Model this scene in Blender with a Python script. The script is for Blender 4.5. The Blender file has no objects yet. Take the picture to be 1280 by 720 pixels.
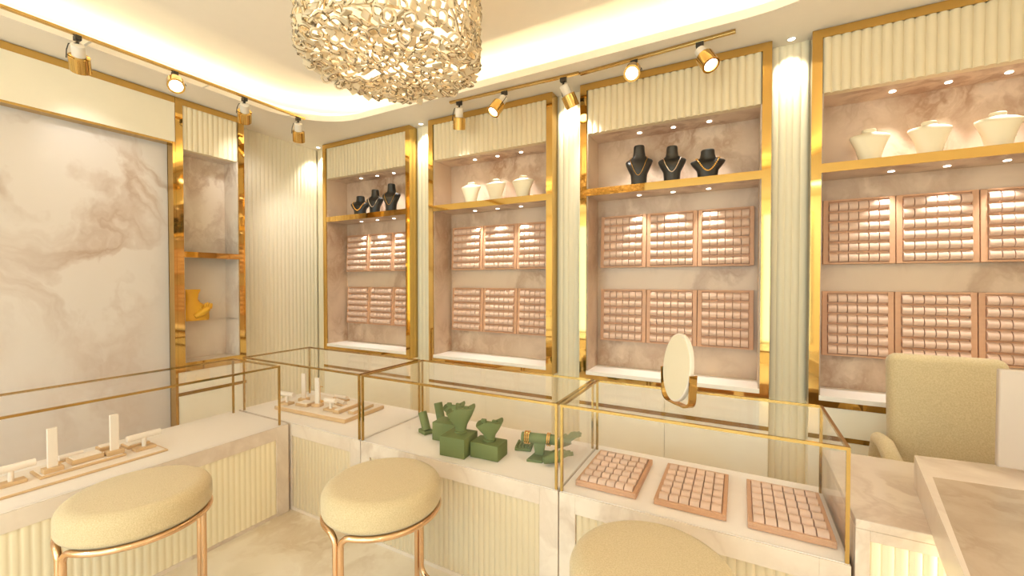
import bpy, bmesh, math, random
from mathutils import Vector, Matrix
random.seed(7)
C = bpy.context.scene.collection
PI = math.pi

# ------------------------------------------------------------------ materials
def new_mat(name):
    m = bpy.data.materials.new(name); m.use_nodes = True
    return m, m.node_tree, m.node_tree.nodes['Principled BSDF']

def plain(name, col, rough=0.5, metal=0.0, spec=0.5, bump=None):
    m, nt, b = new_mat(name)
    b.inputs['Base Color'].default_value = (*col, 1)
    b.inputs['Roughness'].default_value = rough
    b.inputs['Metallic'].default_value = metal
    b.inputs['Specular IOR Level'].default_value = spec
    tc = nt.nodes.new('ShaderNodeTexCoord')
    n = nt.nodes.new('ShaderNodeTexNoise')
    n.inputs['Scale'].default_value = 14; n.inputs['Detail'].default_value = 4
    nt.links.new(tc.outputs['Object'], n.inputs['Vector'])
    mx = nt.nodes.new('ShaderNodeMixRGB'); mx.blend_type = 'MULTIPLY'; mx.inputs[0].default_value = 1.0
    mx.inputs[1].default_value = (*col, 1)
    rp = nt.nodes.new('ShaderNodeValToRGB')
    rp.color_ramp.elements[0].color = (.965, .965, .965, 1); rp.color_ramp.elements[1].color = (1, 1, 1, 1)
    nt.links.new(n.outputs['Fac'], rp.inputs[0]); nt.links.new(rp.outputs[0], mx.inputs[2])
    nt.links.new(mx.outputs[0], b.inputs['Base Color'])
    if bump:
        n2 = nt.nodes.new('ShaderNodeTexNoise'); n2.inputs['Scale'].default_value = bump[0]; n2.inputs['Detail'].default_value = 3
        nt.links.new(tc.outputs['Object'], n2.inputs['Vector'])
        bp = nt.nodes.new('ShaderNodeBump'); bp.inputs['Strength'].default_value = bump[1]; bp.inputs['Distance'].default_value = .004
        nt.links.new(n2.outputs['Fac'], bp.inputs['Height']); nt.links.new(bp.outputs['Normal'], b.inputs['Normal'])
    return m

def marble(name, base, light, vein, scale=1.0, rough=0.25, amount=.55, seed=0.0, width=.10):
    m, nt, b = new_mat(name); N = nt.nodes; L = nt.links
    tc = N.new('ShaderNodeTexCoord'); mp = N.new('ShaderNodeMapping')
    mp.inputs['Scale'].default_value = (scale, scale, scale * .8); mp.inputs['Location'].default_value = (seed, seed * .7, seed * 1.3)
    L.new(tc.outputs['Object'], mp.inputs['Vector'])
    # domain warp
    nw = N.new('ShaderNodeTexNoise'); nw.inputs['Scale'].default_value = 1.6; nw.inputs['Detail'].default_value = 5
    L.new(mp.outputs[0], nw.inputs['Vector'])
    ad = N.new('ShaderNodeVectorMath'); ad.operation = 'MULTIPLY_ADD'
    ad.inputs[1].default_value = (1.3, 1.3, 1.3)
    L.new(nw.outputs['Color'], ad.inputs[0]); L.new(mp.outputs[0], ad.inputs[2])
    n1 = N.new('ShaderNodeTexNoise'); n1.inputs['Scale'].default_value = 1.5; n1.inputs['Detail'].default_value = 7; n1.inputs['Roughness'].default_value = .55
    n1.inputs['Distortion'].default_value = .6
    L.new(ad.outputs[0], n1.inputs['Vector'])
    # veins: ridge of noise around .5
    s = N.new('ShaderNodeMath'); s.operation = 'SUBTRACT'; s.inputs[1].default_value = .5; L.new(n1.outputs['Fac'], s.inputs[0])
    a = N.new('ShaderNodeMath'); a.operation = 'ABSOLUTE'; L.new(s.outputs[0], a.inputs[0])
    rv = N.new('ShaderNodeValToRGB'); rv.color_ramp.elements[0].position = 0.0; rv.color_ramp.elements[0].color = (1, 1, 1, 1)
    rv.color_ramp.elements[1].position = width; rv.color_ramp.elements[1].color = (0, 0, 0, 1)
    L.new(a.outputs[0], rv.inputs[0])
    n3 = N.new('ShaderNodeTexNoise'); n3.inputs['Scale'].default_value = 1.1; n3.inputs['Detail'].default_value = 2
    L.new(mp.outputs[0], n3.inputs['Vector'])
    rm = N.new('ShaderNodeValToRGB'); rm.color_ramp.elements[0].position = .42; rm.color_ramp.elements[1].position = .66
    L.new(n3.outputs['Fac'], rm.inputs[0])
    mm = N.new('ShaderNodeMath'); mm.operation = 'MULTIPLY'; L.new(rv.outputs[0], mm.inputs[0]); L.new(rm.outputs[0], mm.inputs[1])
    ma = N.new('ShaderNodeMath'); ma.operation = 'MULTIPLY'; ma.inputs[1].default_value = amount; L.new(mm.outputs[0], ma.inputs[0])
    cl = N.new('ShaderNodeMixRGB'); cl.inputs[1].default_value = (*base, 1); cl.inputs[2].default_value = (*light, 1)
    L.new(nw.outputs['Fac'], cl.inputs[0])
    mx = N.new('ShaderNodeMixRGB'); mx.inputs[2].default_value = (*vein, 1)
    L.new(ma.outputs[0], mx.inputs[0]); L.new(cl.outputs[0], mx.inputs[1]); L.new(mx.outputs[0], b.inputs['Base Color'])
    b.inputs['Roughness'].default_value = rough
    return m

def wood(name, c1, c2, rough=.45):
    m, nt, b = new_mat(name); N = nt.nodes; L = nt.links
    tc = N.new('ShaderNodeTexCoord'); mp = N.new('ShaderNodeMapping'); mp.inputs['Scale'].default_value = (14, 60, 60)
    L.new(tc.outputs['Object'], mp.inputs['Vector'])
    n = N.new('ShaderNodeTexNoise'); n.inputs['Scale'].default_value = 1.2; n.inputs['Detail'].default_value = 6
    L.new(mp.outputs[0], n.inputs['Vector'])
    mx = N.new('ShaderNodeMixRGB'); mx.inputs[1].default_value = (*c1, 1); mx.inputs[2].default_value = (*c2, 1)
    L.new(n.outputs['Fac'], mx.inputs[0]); L.new(mx.outputs[0], b.inputs['Base Color'])
    b.inputs['Roughness'].default_value = rough
    return m

def fabric(name, c1, c2, scale=260):
    m, nt, b = new_mat(name); N = nt.nodes; L = nt.links
    tc = N.new('ShaderNodeTexCoord')
    n = N.new('ShaderNodeTexNoise'); n.inputs['Scale'].default_value = scale; n.inputs['Detail'].default_value = 3
    L.new(tc.outputs['Object'], n.inputs['Vector'])
    rp = N.new('ShaderNodeValToRGB'); rp.color_ramp.elements[0].position = .35; rp.color_ramp.elements[1].position = .65
    rp.color_ramp.elements[0].color = (*c1, 1); rp.color_ramp.elements[1].color = (*c2, 1)
    L.new(n.outputs['Fac'], rp.inputs[0]); L.new(rp.outputs[0], b.inputs['Base Color'])
    bp = N.new('ShaderNodeBump'); bp.inputs['Strength'].default_value = .35; bp.inputs['Distance'].default_value = .003
    L.new(n.outputs['Fac'], bp.inputs['Height']); L.new(bp.outputs['Normal'], b.inputs['Normal'])
    b.inputs['Roughness'].default_value = .9; b.inputs['Specular IOR Level'].default_value = .2
    b.inputs['Sheen Weight'].default_value = .25
    return m

def glow(name, col, s):
    m, nt, b = new_mat(name)
    b.inputs['Base Color'].default_value = (.8, .75, .6, 1)
    b.inputs['Emission Color'].default_value = (*col, 1); b.inputs['Emission Strength'].default_value = s
    return m

def thin_glass(name, tint=(1, 1, 1), refl=.35):
    m = bpy.data.materials.new(name); m.use_nodes = True; nt = m.node_tree; nt.nodes.clear()
    o = nt.nodes.new('ShaderNodeOutputMaterial'); mx = nt.nodes.new('ShaderNodeMixShader')
    t = nt.nodes.new('ShaderNodeBsdfTransparent'); t.inputs[0].default_value = (*tint, 1)
    g = nt.nodes.new('ShaderNodeBsdfGlossy'); g.inputs['Roughness'].default_value = 0.0
    g.inputs[0].default_value = (1, 1, 1, 1)
    f = nt.nodes.new('ShaderNodeLayerWeight')
    p = nt.nodes.new('ShaderNodeMath'); p.operation = 'POWER'; p.inputs[1].default_value = 5
    k = nt.nodes.new('ShaderNodeMath'); k.operation = 'MULTIPLY_ADD'; k.inputs[1].default_value = refl; k.inputs[2].default_value = .012
    nt.links.new(f.outputs['Facing'], p.inputs[0]); nt.links.new(p.outputs[0], k.inputs[0])
    nt.links.new(k.outputs[0], mx.inputs[0]); nt.links.new(t.outputs[0], mx.inputs[1]); nt.links.new(g.outputs[0], mx.inputs[2])
    nt.links.new(mx.outputs[0], o.inputs[0])
    return m

def crystal_mat():
    m = bpy.data.materials.new('crystal_glass'); m.use_nodes = True; nt = m.node_tree; nt.nodes.clear()
    N = nt.nodes; L = nt.links
    o = N.new('ShaderNodeOutputMaterial')
    tr = N.new('ShaderNodeBsdfTransparent'); tr.inputs[0].default_value = (.99, .95, .88, 1)
    tl = N.new('ShaderNodeBsdfTranslucent'); tl.inputs[0].default_value = (.96, .86, .66, 1)
    df = N.new('ShaderNodeBsdfDiffuse'); df.inputs[0].default_value = (.95, .81, .60, 1)
    gl = N.new('ShaderNodeBsdfGlossy'); gl.inputs['Roughness'].default_value = .15; gl.inputs[0].default_value = (.5, .47, .4, 1)
    m1 = N.new('ShaderNodeMixShader'); m1.inputs[0].default_value = .78; L.new(tl.outputs[0], m1.inputs[1]); L.new(df.outputs[0], m1.inputs[2])
    m2 = N.new('ShaderNodeMixShader'); m2.inputs[0].default_value = .18; L.new(m1.outputs[0], m2.inputs[1]); L.new(tr.outputs[0], m2.inputs[2])
    fr = N.new('ShaderNodeFresnel'); fr.inputs[0].default_value = 1.25
    m3 = N.new('ShaderNodeMixShader'); L.new(fr.outputs[0], m3.inputs[0]); L.new(m2.outputs[0], m3.inputs[1]); L.new(gl.outputs[0], m3.inputs[2])
    L.new(m3.outputs[0], o.inputs[0])
    return m

M = {}
M['cream'] = plain('cream_lacquer', (.93, .86, .70), .35, spec=.35)
M['cabinet'] = plain('cabinet_lacquer', (.96, .90, .76), .35, spec=.35)
M['flute'] = plain('cream_fluting', (.89, .785, .57), .55, spec=.3)
M['flute_wall'] = plain('wall_fluting', (.90, .82, .65), .55, spec=.3)
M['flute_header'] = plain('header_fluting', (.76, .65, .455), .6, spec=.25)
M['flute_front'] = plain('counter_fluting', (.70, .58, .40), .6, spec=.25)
M['ceil'] = plain('ceiling_paint', (.93, .85, .74), .9, spec=.1)
M['wallp'] = plain('wall_paint', (.86, .79, .66), .85, spec=.1)
M['teal'] = plain('teal_paint', (.20, .38, .34), .6)
M['gold'] = plain('polished_gold', (.70, .46, .15), .05, metal=1)
M['gold_dark'] = plain('brushed_gold', (.62, .42, .16), .22, metal=1)
M['gold_rail'] = plain('gold_rail', (.50, .33, .11), .14, metal=1)
M['jewel'] = plain('gold_jewellery', (.95, .62, .20), .15, metal=1)
M['silver'] = plain('silver_jewellery', (.92, .90, .86), .12, metal=1)
M['rose'] = plain('rose_gold_metal', (.76, .50, .30), .2, metal=1)
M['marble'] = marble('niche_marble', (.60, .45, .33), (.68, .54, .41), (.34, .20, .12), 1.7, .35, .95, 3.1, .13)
M['marble_niche'] = marble('light_niche_marble', (.74, .63, .53), (.83, .75, .66), (.46, .32, .23), 2.0, .35, .7, 8.3, .10)
M['marble_big'] = marble('feature_marble', (.745, .665, .61), (.825, .765, .725), (.46, .31, .22), .85, .3, .85, 2.7, .10)
M['marble_top'] = marble('counter_marble', (.74, .62, .51), (.82, .72, .62), (.50, .36, .27), 1.2, .25, .6, 5.5)
M['marble_desk'] = marble('desk_marble', (.46, .36, .26), (.54, .43, .32), (.30, .21, .14), 2.2, .2, .6, 9.2)
M['deck'] = plain('deck_pad', (.92, .84, .77), .5, spec=.3)
M['sill'] = plain('white_sill', (.96, .91, .84), .4)
M['floor'] = marble('floor_marble', (.78, .68, .53), (.86, .78, .66), (.56, .41, .25), 1.1, .08, .6, 1.7)
M['wood'] = wood('ring_tray_wood', (.56, .30, .17), (.64, .37, .22))
M['tan'] = wood('tan_wood', (.62, .40, .20), (.70, .48, .27))
M['pad'] = plain('pink_suede', (.71, .50, .385), .8, spec=.25)
M['ivory'] = plain('ivory_leatherette', (.88, .77, .66), .5)
M['seat'] = fabric('stool_fabric', (.54, .42, .245), (.65, .53, .33))
M['chair'] = fabric('chair_fabric', (.57, .45, .26), (.67, .55, .34), 180)
M['black'] = plain('black_leatherette', (.020, .017, .014), .36, spec=.5)
M['bust'] = plain('cream_leatherette', (.86, .76, .55), .45)
M['green'] = plain('green_suede', (.17, .205, .075), .7, spec=.3, bump=(300, .2))
M['yellow'] = plain('mustard_velvet', (.78, .42, .03), .5, bump=(60, .3))
M['glass'] = thin_glass('case_glass')
M['mirror'] = plain('mirror_face', (.92, .90, .86), .02, metal=1)
M['mirror_satin'] = plain('satin_mirror_face', (.86, .76, .58), .45, spec=.3)
M['white'] = plain('white_plastic', (.82, .76, .68), .4)
M['monitor'] = plain('grey_plastic', (.60, .50, .42), .5)
M['dark'] = plain('dark_metal', (.06, .05, .04), .4, metal=.6)
M['led'] = glow('led_strip', (1, .92, .64), 19)
M['lens'] = glow('lamp_lens', (1, .95, .84), 5)
M['down'] = glow('downlight_lens', (1, .94, .82), 6)
M['crystal'] = crystal_mat()
def lampshade():
    m = bpy.data.materials.new('lamp_diffuser'); m.use_nodes = True; nt = m.node_tree; nt.nodes.clear(); N = nt.nodes; L = nt.links
    o = N.new('ShaderNodeOutputMaterial'); a = N.new('ShaderNodeBsdfTranslucent'); b = N.new('ShaderNodeBsdfDiffuse'); x = N.new('ShaderNodeMixShader')
    a.inputs[0].default_value = (.95, .85, .66, 1); b.inputs[0].default_value = (.90, .80, .62, 1); x.inputs[0].default_value = .45
    L.new(a.outputs[0], x.inputs[1]); L.new(b.outputs[0], x.inputs[2]); L.new(x.outputs[0], o.inputs[0]); return m
M['shade'] = lampshade()
M['added_pane'] = thin_glass('added_window_glass', (.85, .95, .95), .8)

# ------------------------------------------------------------------ mesh builder
class MB:
    def __init__(s): s.bm = bmesh.new()
    def _merge(s, t):
        me = bpy.data.meshes.new('t'); t.to_mesh(me); t.free(); s.bm.from_mesh(me); bpy.data.meshes.remove(me)
    def box(s, x0, x1, y0, y1, z0, z1, bev=0, seg=2, mat=None):
        t = bmesh.new(); bmesh.ops.create_cube(t, size=1)
        for v in t.verts:
            v.co = Vector((x0 + (v.co.x + .5) * (x1 - x0), y0 + (v.co.y + .5) * (y1 - y0), z0 + (v.co.z + .5) * (z1 - z0)))
        if bev: bmesh.ops.bevel(t, geom=list(t.edges), offset=bev, segments=seg, profile=.5, affect='EDGES')
        if mat: bmesh.ops.transform(t, matrix=mat, verts=t.verts)
        s._merge(t); return s
    def prism(s, poly, axis, a, b, bev=0, mat=None):
        """poly in the two remaining axes (order x,y,z without axis), extruded from a to b"""
        t = bmesh.new()
        def P(p, c):
            return {'x': (c, p[0], p[1]), 'y': (p[0], c, p[1]), 'z': (p[0], p[1], c)}[axis]
        A = [t.verts.new(P(p, a)) for p in poly]; B = [t.verts.new(P(p, b)) for p in poly]
        n = len(poly)
        t.faces.new(A); t.faces.new(B[::-1])
        for i in range(n): t.faces.new((A[i], B[i], B[(i + 1) % n], A[(i + 1) % n]))
        bmesh.ops.recalc_face_normals(t, faces=t.faces)
        if bev:
            bmesh.ops.bevel(t, geom=list(t.edges), offset=bev, segments=2, profile=.5, affect='EDGES')
        if mat: bmesh.ops.transform(t, matrix=mat, verts=t.verts)
        s._merge(t); return s
    def loft(s, rings, cap=True, closed=True):
        t = s.bm; R = [[t.verts.new(p) for p in r] for r in rings]; n = len(R[0]); nf = []
        for a, b in zip(R, R[1:]):
            for i in range(n if closed else n - 1):
                nf.append(t.faces.new((a[i], a[(i + 1) % n], b[(i + 1) % n], b[i])))
        if cap: nf.append(t.faces.new(R[0][::-1])); nf.append(t.faces.new(R[-1]))
        return s
    def lathe(s, prof, c=(0, 0, 0), seg=32, mat=None, cap=True):
        rings = []
        for r, z in prof:
            ring = []
            for i in range(seg):
                a = 2 * PI * i / seg
                p = Vector((r * math.cos(a), r * math.sin(a), z))
                if mat: p = mat @ p
                ring.append(p + Vector(c))
            rings.append(ring)
        return s.loft(rings, cap)
    def cyl(s, p0, p1, r, seg=16, r1=None):
        p0, p1 = Vector(p0), Vector(p1); d = (p1 - p0)
        q = d.to_track_quat('Z', 'Y').to_matrix().to_4x4(); L = d.length
        return s.lathe([(r, 0), (r1 if r1 is not None else r, L)], p0, seg, q)
    def tube(s, path, r, seg=8, closed=False):
        P = [Vector(p) for p in path]; n = len(P); rings = []; up = None
        for i in range(n):
            if closed: d = P[(i + 1) % n] - P[i - 1]
            else: d = P[min(i + 1, n - 1)] - P[max(i - 1, 0)]
            d.normalize()
            if up is None:
                up = Vector((0, 0, 1)) if abs(d.z) < .9 else Vector((1, 0, 0))
            side = d.cross(up).normalized(); up = side.cross(d).normalized()
            rr = r[i] if isinstance(r, (list, tuple)) else r
            rings.append([P[i] + side * rr * math.cos(2 * PI * k / seg) + up * rr * math.sin(2 * PI * k / seg) for k in range(seg)])
        if closed:
            t = s.bm; R = [[t.verts.new(p) for p in q] for q in rings]
            for i in range(n):
                a, b = R[i], R[(i + 1) % n]
                for k in range(seg): t.faces.new((a[k], a[(k + 1) % seg], b[(k + 1) % seg], b[k]))
            return s
        return s.loft(rings)
    def flutes(s, x0, x1, z0, z1, y, depth, pitch, back, seg=7, mat=None):
        """vertical half-round ribs facing -y, between x0 and x1, with a flat back at y=back"""
        n = max(1, round((x1 - x0) / pitch)); p = (x1 - x0) / n; poly = []
        for k in range(n):
            for j in range(seg):
                u = -1 + 2 * j / (seg - 1)
                if j == 0 and k > 0: continue
                poly.append((x0 + (k + (u * .5 + .5)) * p, y + depth * (1 - math.sqrt(max(0, 1 - (u * .94) ** 2)))))
        poly += [(x1, back), (x0, back)]
        t = bmesh.new(); m = len(poly)
        A = [t.verts.new((a, b, z0)) for a, b in poly]; B = [t.verts.new((a, b, z1)) for a, b in poly]
        for i in range(m): t.faces.new((A[i], A[(i + 1) % m], B[(i + 1) % m], B[i]))
        # caps as strips
        L = m - 2
        for V, flip in ((A, 1), (B, 0)):
            f0 = t.faces.new(V if not flip else V[::-1])
        bmesh.ops.triangulate(t, faces=[f for f in t.faces if len(f.verts) > 4])
        if mat: bmesh.ops.transform(t, matrix=mat, verts=t.verts)
        s._merge(t); return s
    def xf(s, m):
        bmesh.ops.transform(s.bm, matrix=m, verts=s.bm.verts); return s
    def build(s, name, mat, parent=None, smooth=True, sharp=.6):
        bm = s.bm; bm.normal_update()
        for f in bm.faces: f.smooth = smooth
        if smooth:
            for e in bm.edges:
                if len(e.link_faces) == 2 and e.calc_face_angle(0) > sharp: e.smooth = False
        me = bpy.data.meshes.new(name); bm.to_mesh(me); bm.free()
        me.materials.append(M[mat] if isinstance(mat, str) else mat)
        o = bpy.data.objects.new(name, me); C.objects.link(o)
        if parent is not None: o.parent = parent
        return o

def thing(name, label, cat, loc=(0, 0, 0), rz=0, group=None):
    o = bpy.data.objects.new(name, None); C.objects.link(o)
    o.location = loc; o.rotation_euler = (0, 0, rz); o.empty_display_size = .1
    o['label'] = label; o['category'] = cat
    if group: o['group'] = group
    return o
def tag(o, label, cat, group=None):
    o['label'] = label; o['category'] = cat
    if group: o['group'] = group
    return o
def struct(o): o['kind'] = 'structure'; return o
def dup(root, loc=None, rot=None, label=None, group=None):
    r = root.copy(); C.objects.link(r)
    if loc is not None: r.location = loc
    if rot is not None: r.rotation_euler = rot
    if label: r['label'] = label
    if group: r['group'] = group
    for ch in list(root.children):
        c = ch.copy(); C.objects.link(c); c.parent = r
        for g in list(ch.children):
            d = g.copy(); C.objects.link(d); d.parent = c
    return r
def lamp(name, kind, loc, energy, col=(1, .84, .58), aim=None, size=.05, angle=60, blend=.5, parent=None, sizey=None):
    l = bpy.data.lights.new(name, kind); l.energy = energy; l.color = col
    if kind == 'SPOT':
        l.spot_size = math.radians(angle); l.spot_blend = blend; l.shadow_soft_size = size
    elif kind == 'POINT': l.shadow_soft_size = size
    elif kind == 'AREA':
        l.size = size
        if sizey: l.shape = 'RECTANGLE'; l.size_y = sizey
        else: l.shape = 'DISK'
    o = bpy.data.objects.new(name, l); C.objects.link(o); o.location = loc
    if aim is not None:
        o.rotation_euler = (Vector(aim) - Vector(loc)).to_track_quat('-Z', 'Y').to_euler()
    if parent: o.parent = parent
    return o

WARM = (1.0, .82, .54)
# ------------------------------------------------------------------ key dimensions
ZC = 2.96; YF = 3.02; XL = -3.94; ZD = .575; ZT = .958
YC = 3.135                 # fluted wall face between the bays
XW = -4.2                  # fluted wall face on the left
XR = 3.0; YB = -2.8

# ------------------------------------------------------------------ room shell
struct(MB().box(XW - .1, XR + .1, YB - .1, 3.42, -.1, 0).build('floor', 'floor'))
struct(MB().box(XW - .1, XR + .1, 3.32, 3.42, 0, 3.3).build('wall_back', 'wallp'))
struct(MB().box(XW - .1, XW - .02, YB - .1, 3.32, 0, 3.3).build('wall_left', 'wallp'))
struct(MB().box(XR, XR + .1, YB - .1, 3.32, 0, 3.3).build('wall_right', 'wallp'))
# unseen shopfront wall behind the camera; its window is added for fill light
b = MB(); b.box(XW, -3.4, YB - .1, YB, 0, 3.3); b.box(1.1, XR, YB - .1, YB, 0, 3.3); b.box(-3.4, 1.1, YB - .1, YB, 2.7, 3.3)
b.box(-3.4, 1.1, YB - .1, YB, 0, .4)
struct(b.build('wall_front', 'cream'))
w = struct(MB().box(-3.4, 1.1, YB - .06, YB - .045, .4, 2.7).build('added_window_1', 'added_pane'))
b = MB()
for k in range(7): b.box(-3.4 + k * .743, -3.36 + k * .743, YB - .09, YB - .01, .4, 2.7)
b.build('added_window_frame', 'gold_dark', w)

def rrect(x0, x1, y0, y1, rl, rr, n=10):
    pts = []
    for cx, cy, a0, r in ((x1 - rr, y1 - rr, 0, rr), (x0 + rl, y1 - rl, 90, rl), (x0 + rl, y0 + rl, 180, rl), (x1 - rr, y0 + rr, 270, rr)):
        for k in range(n + 1):
            a = math.radians(a0 + 90 * k / n); pts.append((cx + r * math.cos(a), cy + r * math.sin(a)))
    return pts
OX0, OX1, OY0, OY1 = -3.58, .80, -.45, 2.70
hole = rrect(OX0, OX1, OY0, OY1, .55, .78)
def ring_faces(bm, outer, inner, z):
    vo = [bm.verts.new((x, y, z)) for x, y in outer]; vi = [bm.verts.new((x, y, z)) for x, y in inner]
    es = []
    for V in (vo, vi):
        for i in range(len(V)): es.append(bm.edges.new((V[i], V[(i + 1) % len(V)])))
    bmesh.ops.triangle_fill(bm, edges=es, use_beauty=True)
    return vo, vi
outer = [(XW - .02, YB), (XR, YB), (XR, 3.32), (XW - .02, 3.32)]
b = MB()
_, vi = ring_faces(b.bm, outer, hole, ZC)
n = len(vi)
vu = [b.bm.verts.new((v.co.x, v.co.y, ZC + .05)) for v in vi]
for i in range(n): b.bm.faces.new((vi[i], vi[(i + 1) % n], vu[(i + 1) % n], vu[i]))
big = rrect(OX0 - .3, OX1 + .3, OY0 - .3, OY1 + .3, .8, 1.0)
vo = [b.bm.verts.new((x, y, ZC + .05)) for x, y in big]
for i in range(n): b.bm.faces.new((vu[i], vu[(i + 1) % n], vo[(i + 1) % n], vo[i]))
vt = [b.bm.verts.new((x, y, ZC + .20)) for x, y in big]
for i in range(n): b.bm.faces.new((vo[i], vo[(i + 1) % n], vt[(i + 1) % n], vt[i]))
b.bm.faces.new(vt[::-1])
ceiling = struct(b.build('ceiling', 'ceil', None, True, .5))
struct(MB().prism(rrect(-2.97, .15, .1, 2.40, .25, .25, 6), 'z', ZC + .13, ZC + .199).build('ceiling_panel', 'ceil', ceiling))
led = rrect(OX0 - .10, OX1 + .10, OY0 - .10, OY1 + .10, .65, .88)
b = MB(); b.tube([(x, y, ZC + .062) for x, y in led], .012, 6, True)
struct(b.build('led_strip', 'led', ceiling))

# fluted wall panels: left wall return and the columns between the bays
def flute_left(y0, y1, z0, z1, xface, depth, pitch, back):
    m = MB(); m.flutes(y0, y1, z0, z1, 0, depth, pitch, back - xface if back > xface else xface - back)
    # local x -> world y, local -y -> world +x
    return m.xf(Matrix(((0, -1, 0, xface), (1, 0, 0, 0), (0, 0, 1, 0), (0, 0, 0, 1))))
m = flute_left(2.205, 3.13, 0, ZC, XW + .02, .012, .042, XW - .02)
struct(m.build('trim_1', 'flute_wall', None, True, .9))
cols = [(-4.18, -3.95), (-2.73, -2.505), (-1.285, -1.06), (.16, .36), (1.58, 1.80)]
for i, (a, c) in enumerate(cols):
    struct(MB().flutes(a, c, 0, ZC, YC - .012, .012, .042, 3.319).build('trim_%d' % (i + 2), 'flute', None, True, .9))
struct(MB().box(1.80, XR, YC, 3.319, 0, ZC).build('trim_7', 'cream'))

# ------------------------------------------------------------------ display bays on the back wall
BX = [-3.95, -2.505, -1.06, .36]
W = 1.22
BLAB = ['gold-framed display bay nearest the room corner with black busts above ring trays',
        'gold-framed display bay second from the corner with cream busts above ring trays',
        'gold-framed display bay behind the round table mirror, black busts on its shelf',
        'gold-framed display bay behind the armchair with cream busts on its shelf']
bay = thing('display_bay', BLAB[0], 'display bay', (BX[0], YF, 0), 0, 'display bays along the back wall')
b = MB(); t = .05
b.box(0, t, 0, .27, .765, 2.957); b.box(W - t, W, 0, .27, .765, 2.957)
b.box(t, W - t, 0, .02, 2.908, 2.957); b.box(t, W - t, 0, .02, .765, .80)
b.build('gold_frame', 'gold', bay, False)
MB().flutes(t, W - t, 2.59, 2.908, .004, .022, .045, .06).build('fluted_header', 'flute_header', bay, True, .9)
b = MB()
b.box(t, W - t, .27, .285, .80, 2.90); b.box(t, t + .008, .012, .27, .80, 2.59); b.box(W - t - .008, W - t, .012, .27, .80, 2.59)
b.box(t, W - t, .061, .27, 2.59, 2.61)
b.build('niche_lining', 'marble', bay, False)
MB().box(t, W - t, -.001, .27, .80, .828, .002).build('sill', 'sill', bay, False)
sh = MB().box(t + .008, W - t - .008, .012, .27, 2.132, 2.180).build('shelf', 'marble', bay, False)
MB().box(t, W - t, .002, .012, 2.130, 2.182).build('shelf_edge', 'gold', sh, False)
for k in range(2):
    x0 = .002 + k * .609
    d = MB().box(x0, x0 + .607, .004, .03, .10, .764, .002).build('cabinet_door', 'cabinet', bay, False)
MB().box(0, W, .0, .004, .574, .600).build('door_band', 'gold_rail', bay, False)
MB().box(0, W, .03, .27, .10, .764).build('cabinet_body', 'cream', bay, False)
MB().box(.01, W - .01, .03, .27, .0, .10).build('plinth', 'gold_dark', bay, False)
for zz in (2.5885, 2.1315):
    for x in (.40, .635, .865):
        o = MB().lathe([(.015, 0), (.015, -.002), (.012, -.0025), (.001, -.002)], (x, .165, zz), 20).build('downlight', 'down', bay)
bays = [bay] + [dup(bay, (x, YF, 0), None, l) for x, l in zip(BX[1:], BLAB[1:])]
for i, x in enumerate(BX):
    for zz, e in ((2.575, 1.0), (2.12, 1.0)):
        for dx in (.40, .635, .865):
            ee = 17.0 if zz > 2.5 else 14.0
            lamp('downlight_lamp', 'SPOT', (x + dx, YF + .165, zz), ee, (1, .97, .92), (x + dx, YF + (.20 if zz > 2.5 else .19), zz - 1), .012, 64, .9)

# ------------------------------------------------------------------ ring trays
def cushion_mesh(w, h, d):
    """roll cushion, x = width, z up (height h), front = -y (depth d)"""
    prof = []
    for k in range(9):
        a = -PI / 2 + PI * k / 8
        prof.append((-d * (math.cos(a) ** .75) * (1 - .12 * math.sin(a)), h / 2 * math.sin(a) + h * .0))
    m = MB().prism(prof, 'x', -w / 2, w / 2)
    return m
def make_tray(name, label, cat, group, TW, TH, mx, mz, d, mat_frame='wood', fill=.84):
    r = thing(name, label, cat, (0, 0, 0), 0, group)
    b = MB(); b.box(0, TW, 0, .012, 0, TH, .002)
    b.box(0, mx, -.012, 0, 0, TH, .002); b.box(TW - mx, TW, -.012, 0, 0, TH, .002)
    b.box(mx, TW - mx, -.012, 0, 0, mz, .001); b.box(mx, TW - mx, -.012, 0, TH - mz, TH, .001)
    b.build('tray_frame', mat_frame, r, False)
    px = (TW - 2 * mx) / 6; pz = (TH - 2 * mz) / 6
    first = None
    for j in range(6):
        for i in range(6):
            if first is None:
                first = o = cushion_mesh(px - .0045, pz * fill, d).build('ring_cushion', 'pad', r)
            else:
                o = first.copy(); C.objects.link(o); o.parent = r
            o.location = (mx + (i + .5) * px, -.0, mz + (j + .47) * pz)
    return r
BN = ['display bay nearest the corner', 'second display bay from the corner', 'display bay behind the mirror', 'display bay behind the armchair']
TN = ['left', 'middle', 'right']
tray = make_tray('ring_tray', '', 'ring tray', '', .346, .40, .028, .010, .030)
first = True
for bi, x in enumerate(BX):
    for row, z in ((0, 1.603), (1, 1.036)):
        for k in range(3):
            lab = 'pink ring tray, %s of the %s row, %s' % (TN[k], 'upper' if row == 0 else 'lower', BN[bi])
            loc = (x + .093 + k * .3505, YF + .233, z); rot = (math.radians(-3.0), 0, 0)
            g = 'wall ring trays in the display bays'
            if first:
                tray.location = loc; tray.rotation_euler = rot; tray['label'] = lab; tray['group'] = g; first = False
            else: dup(tray, loc, rot, lab, g)
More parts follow.
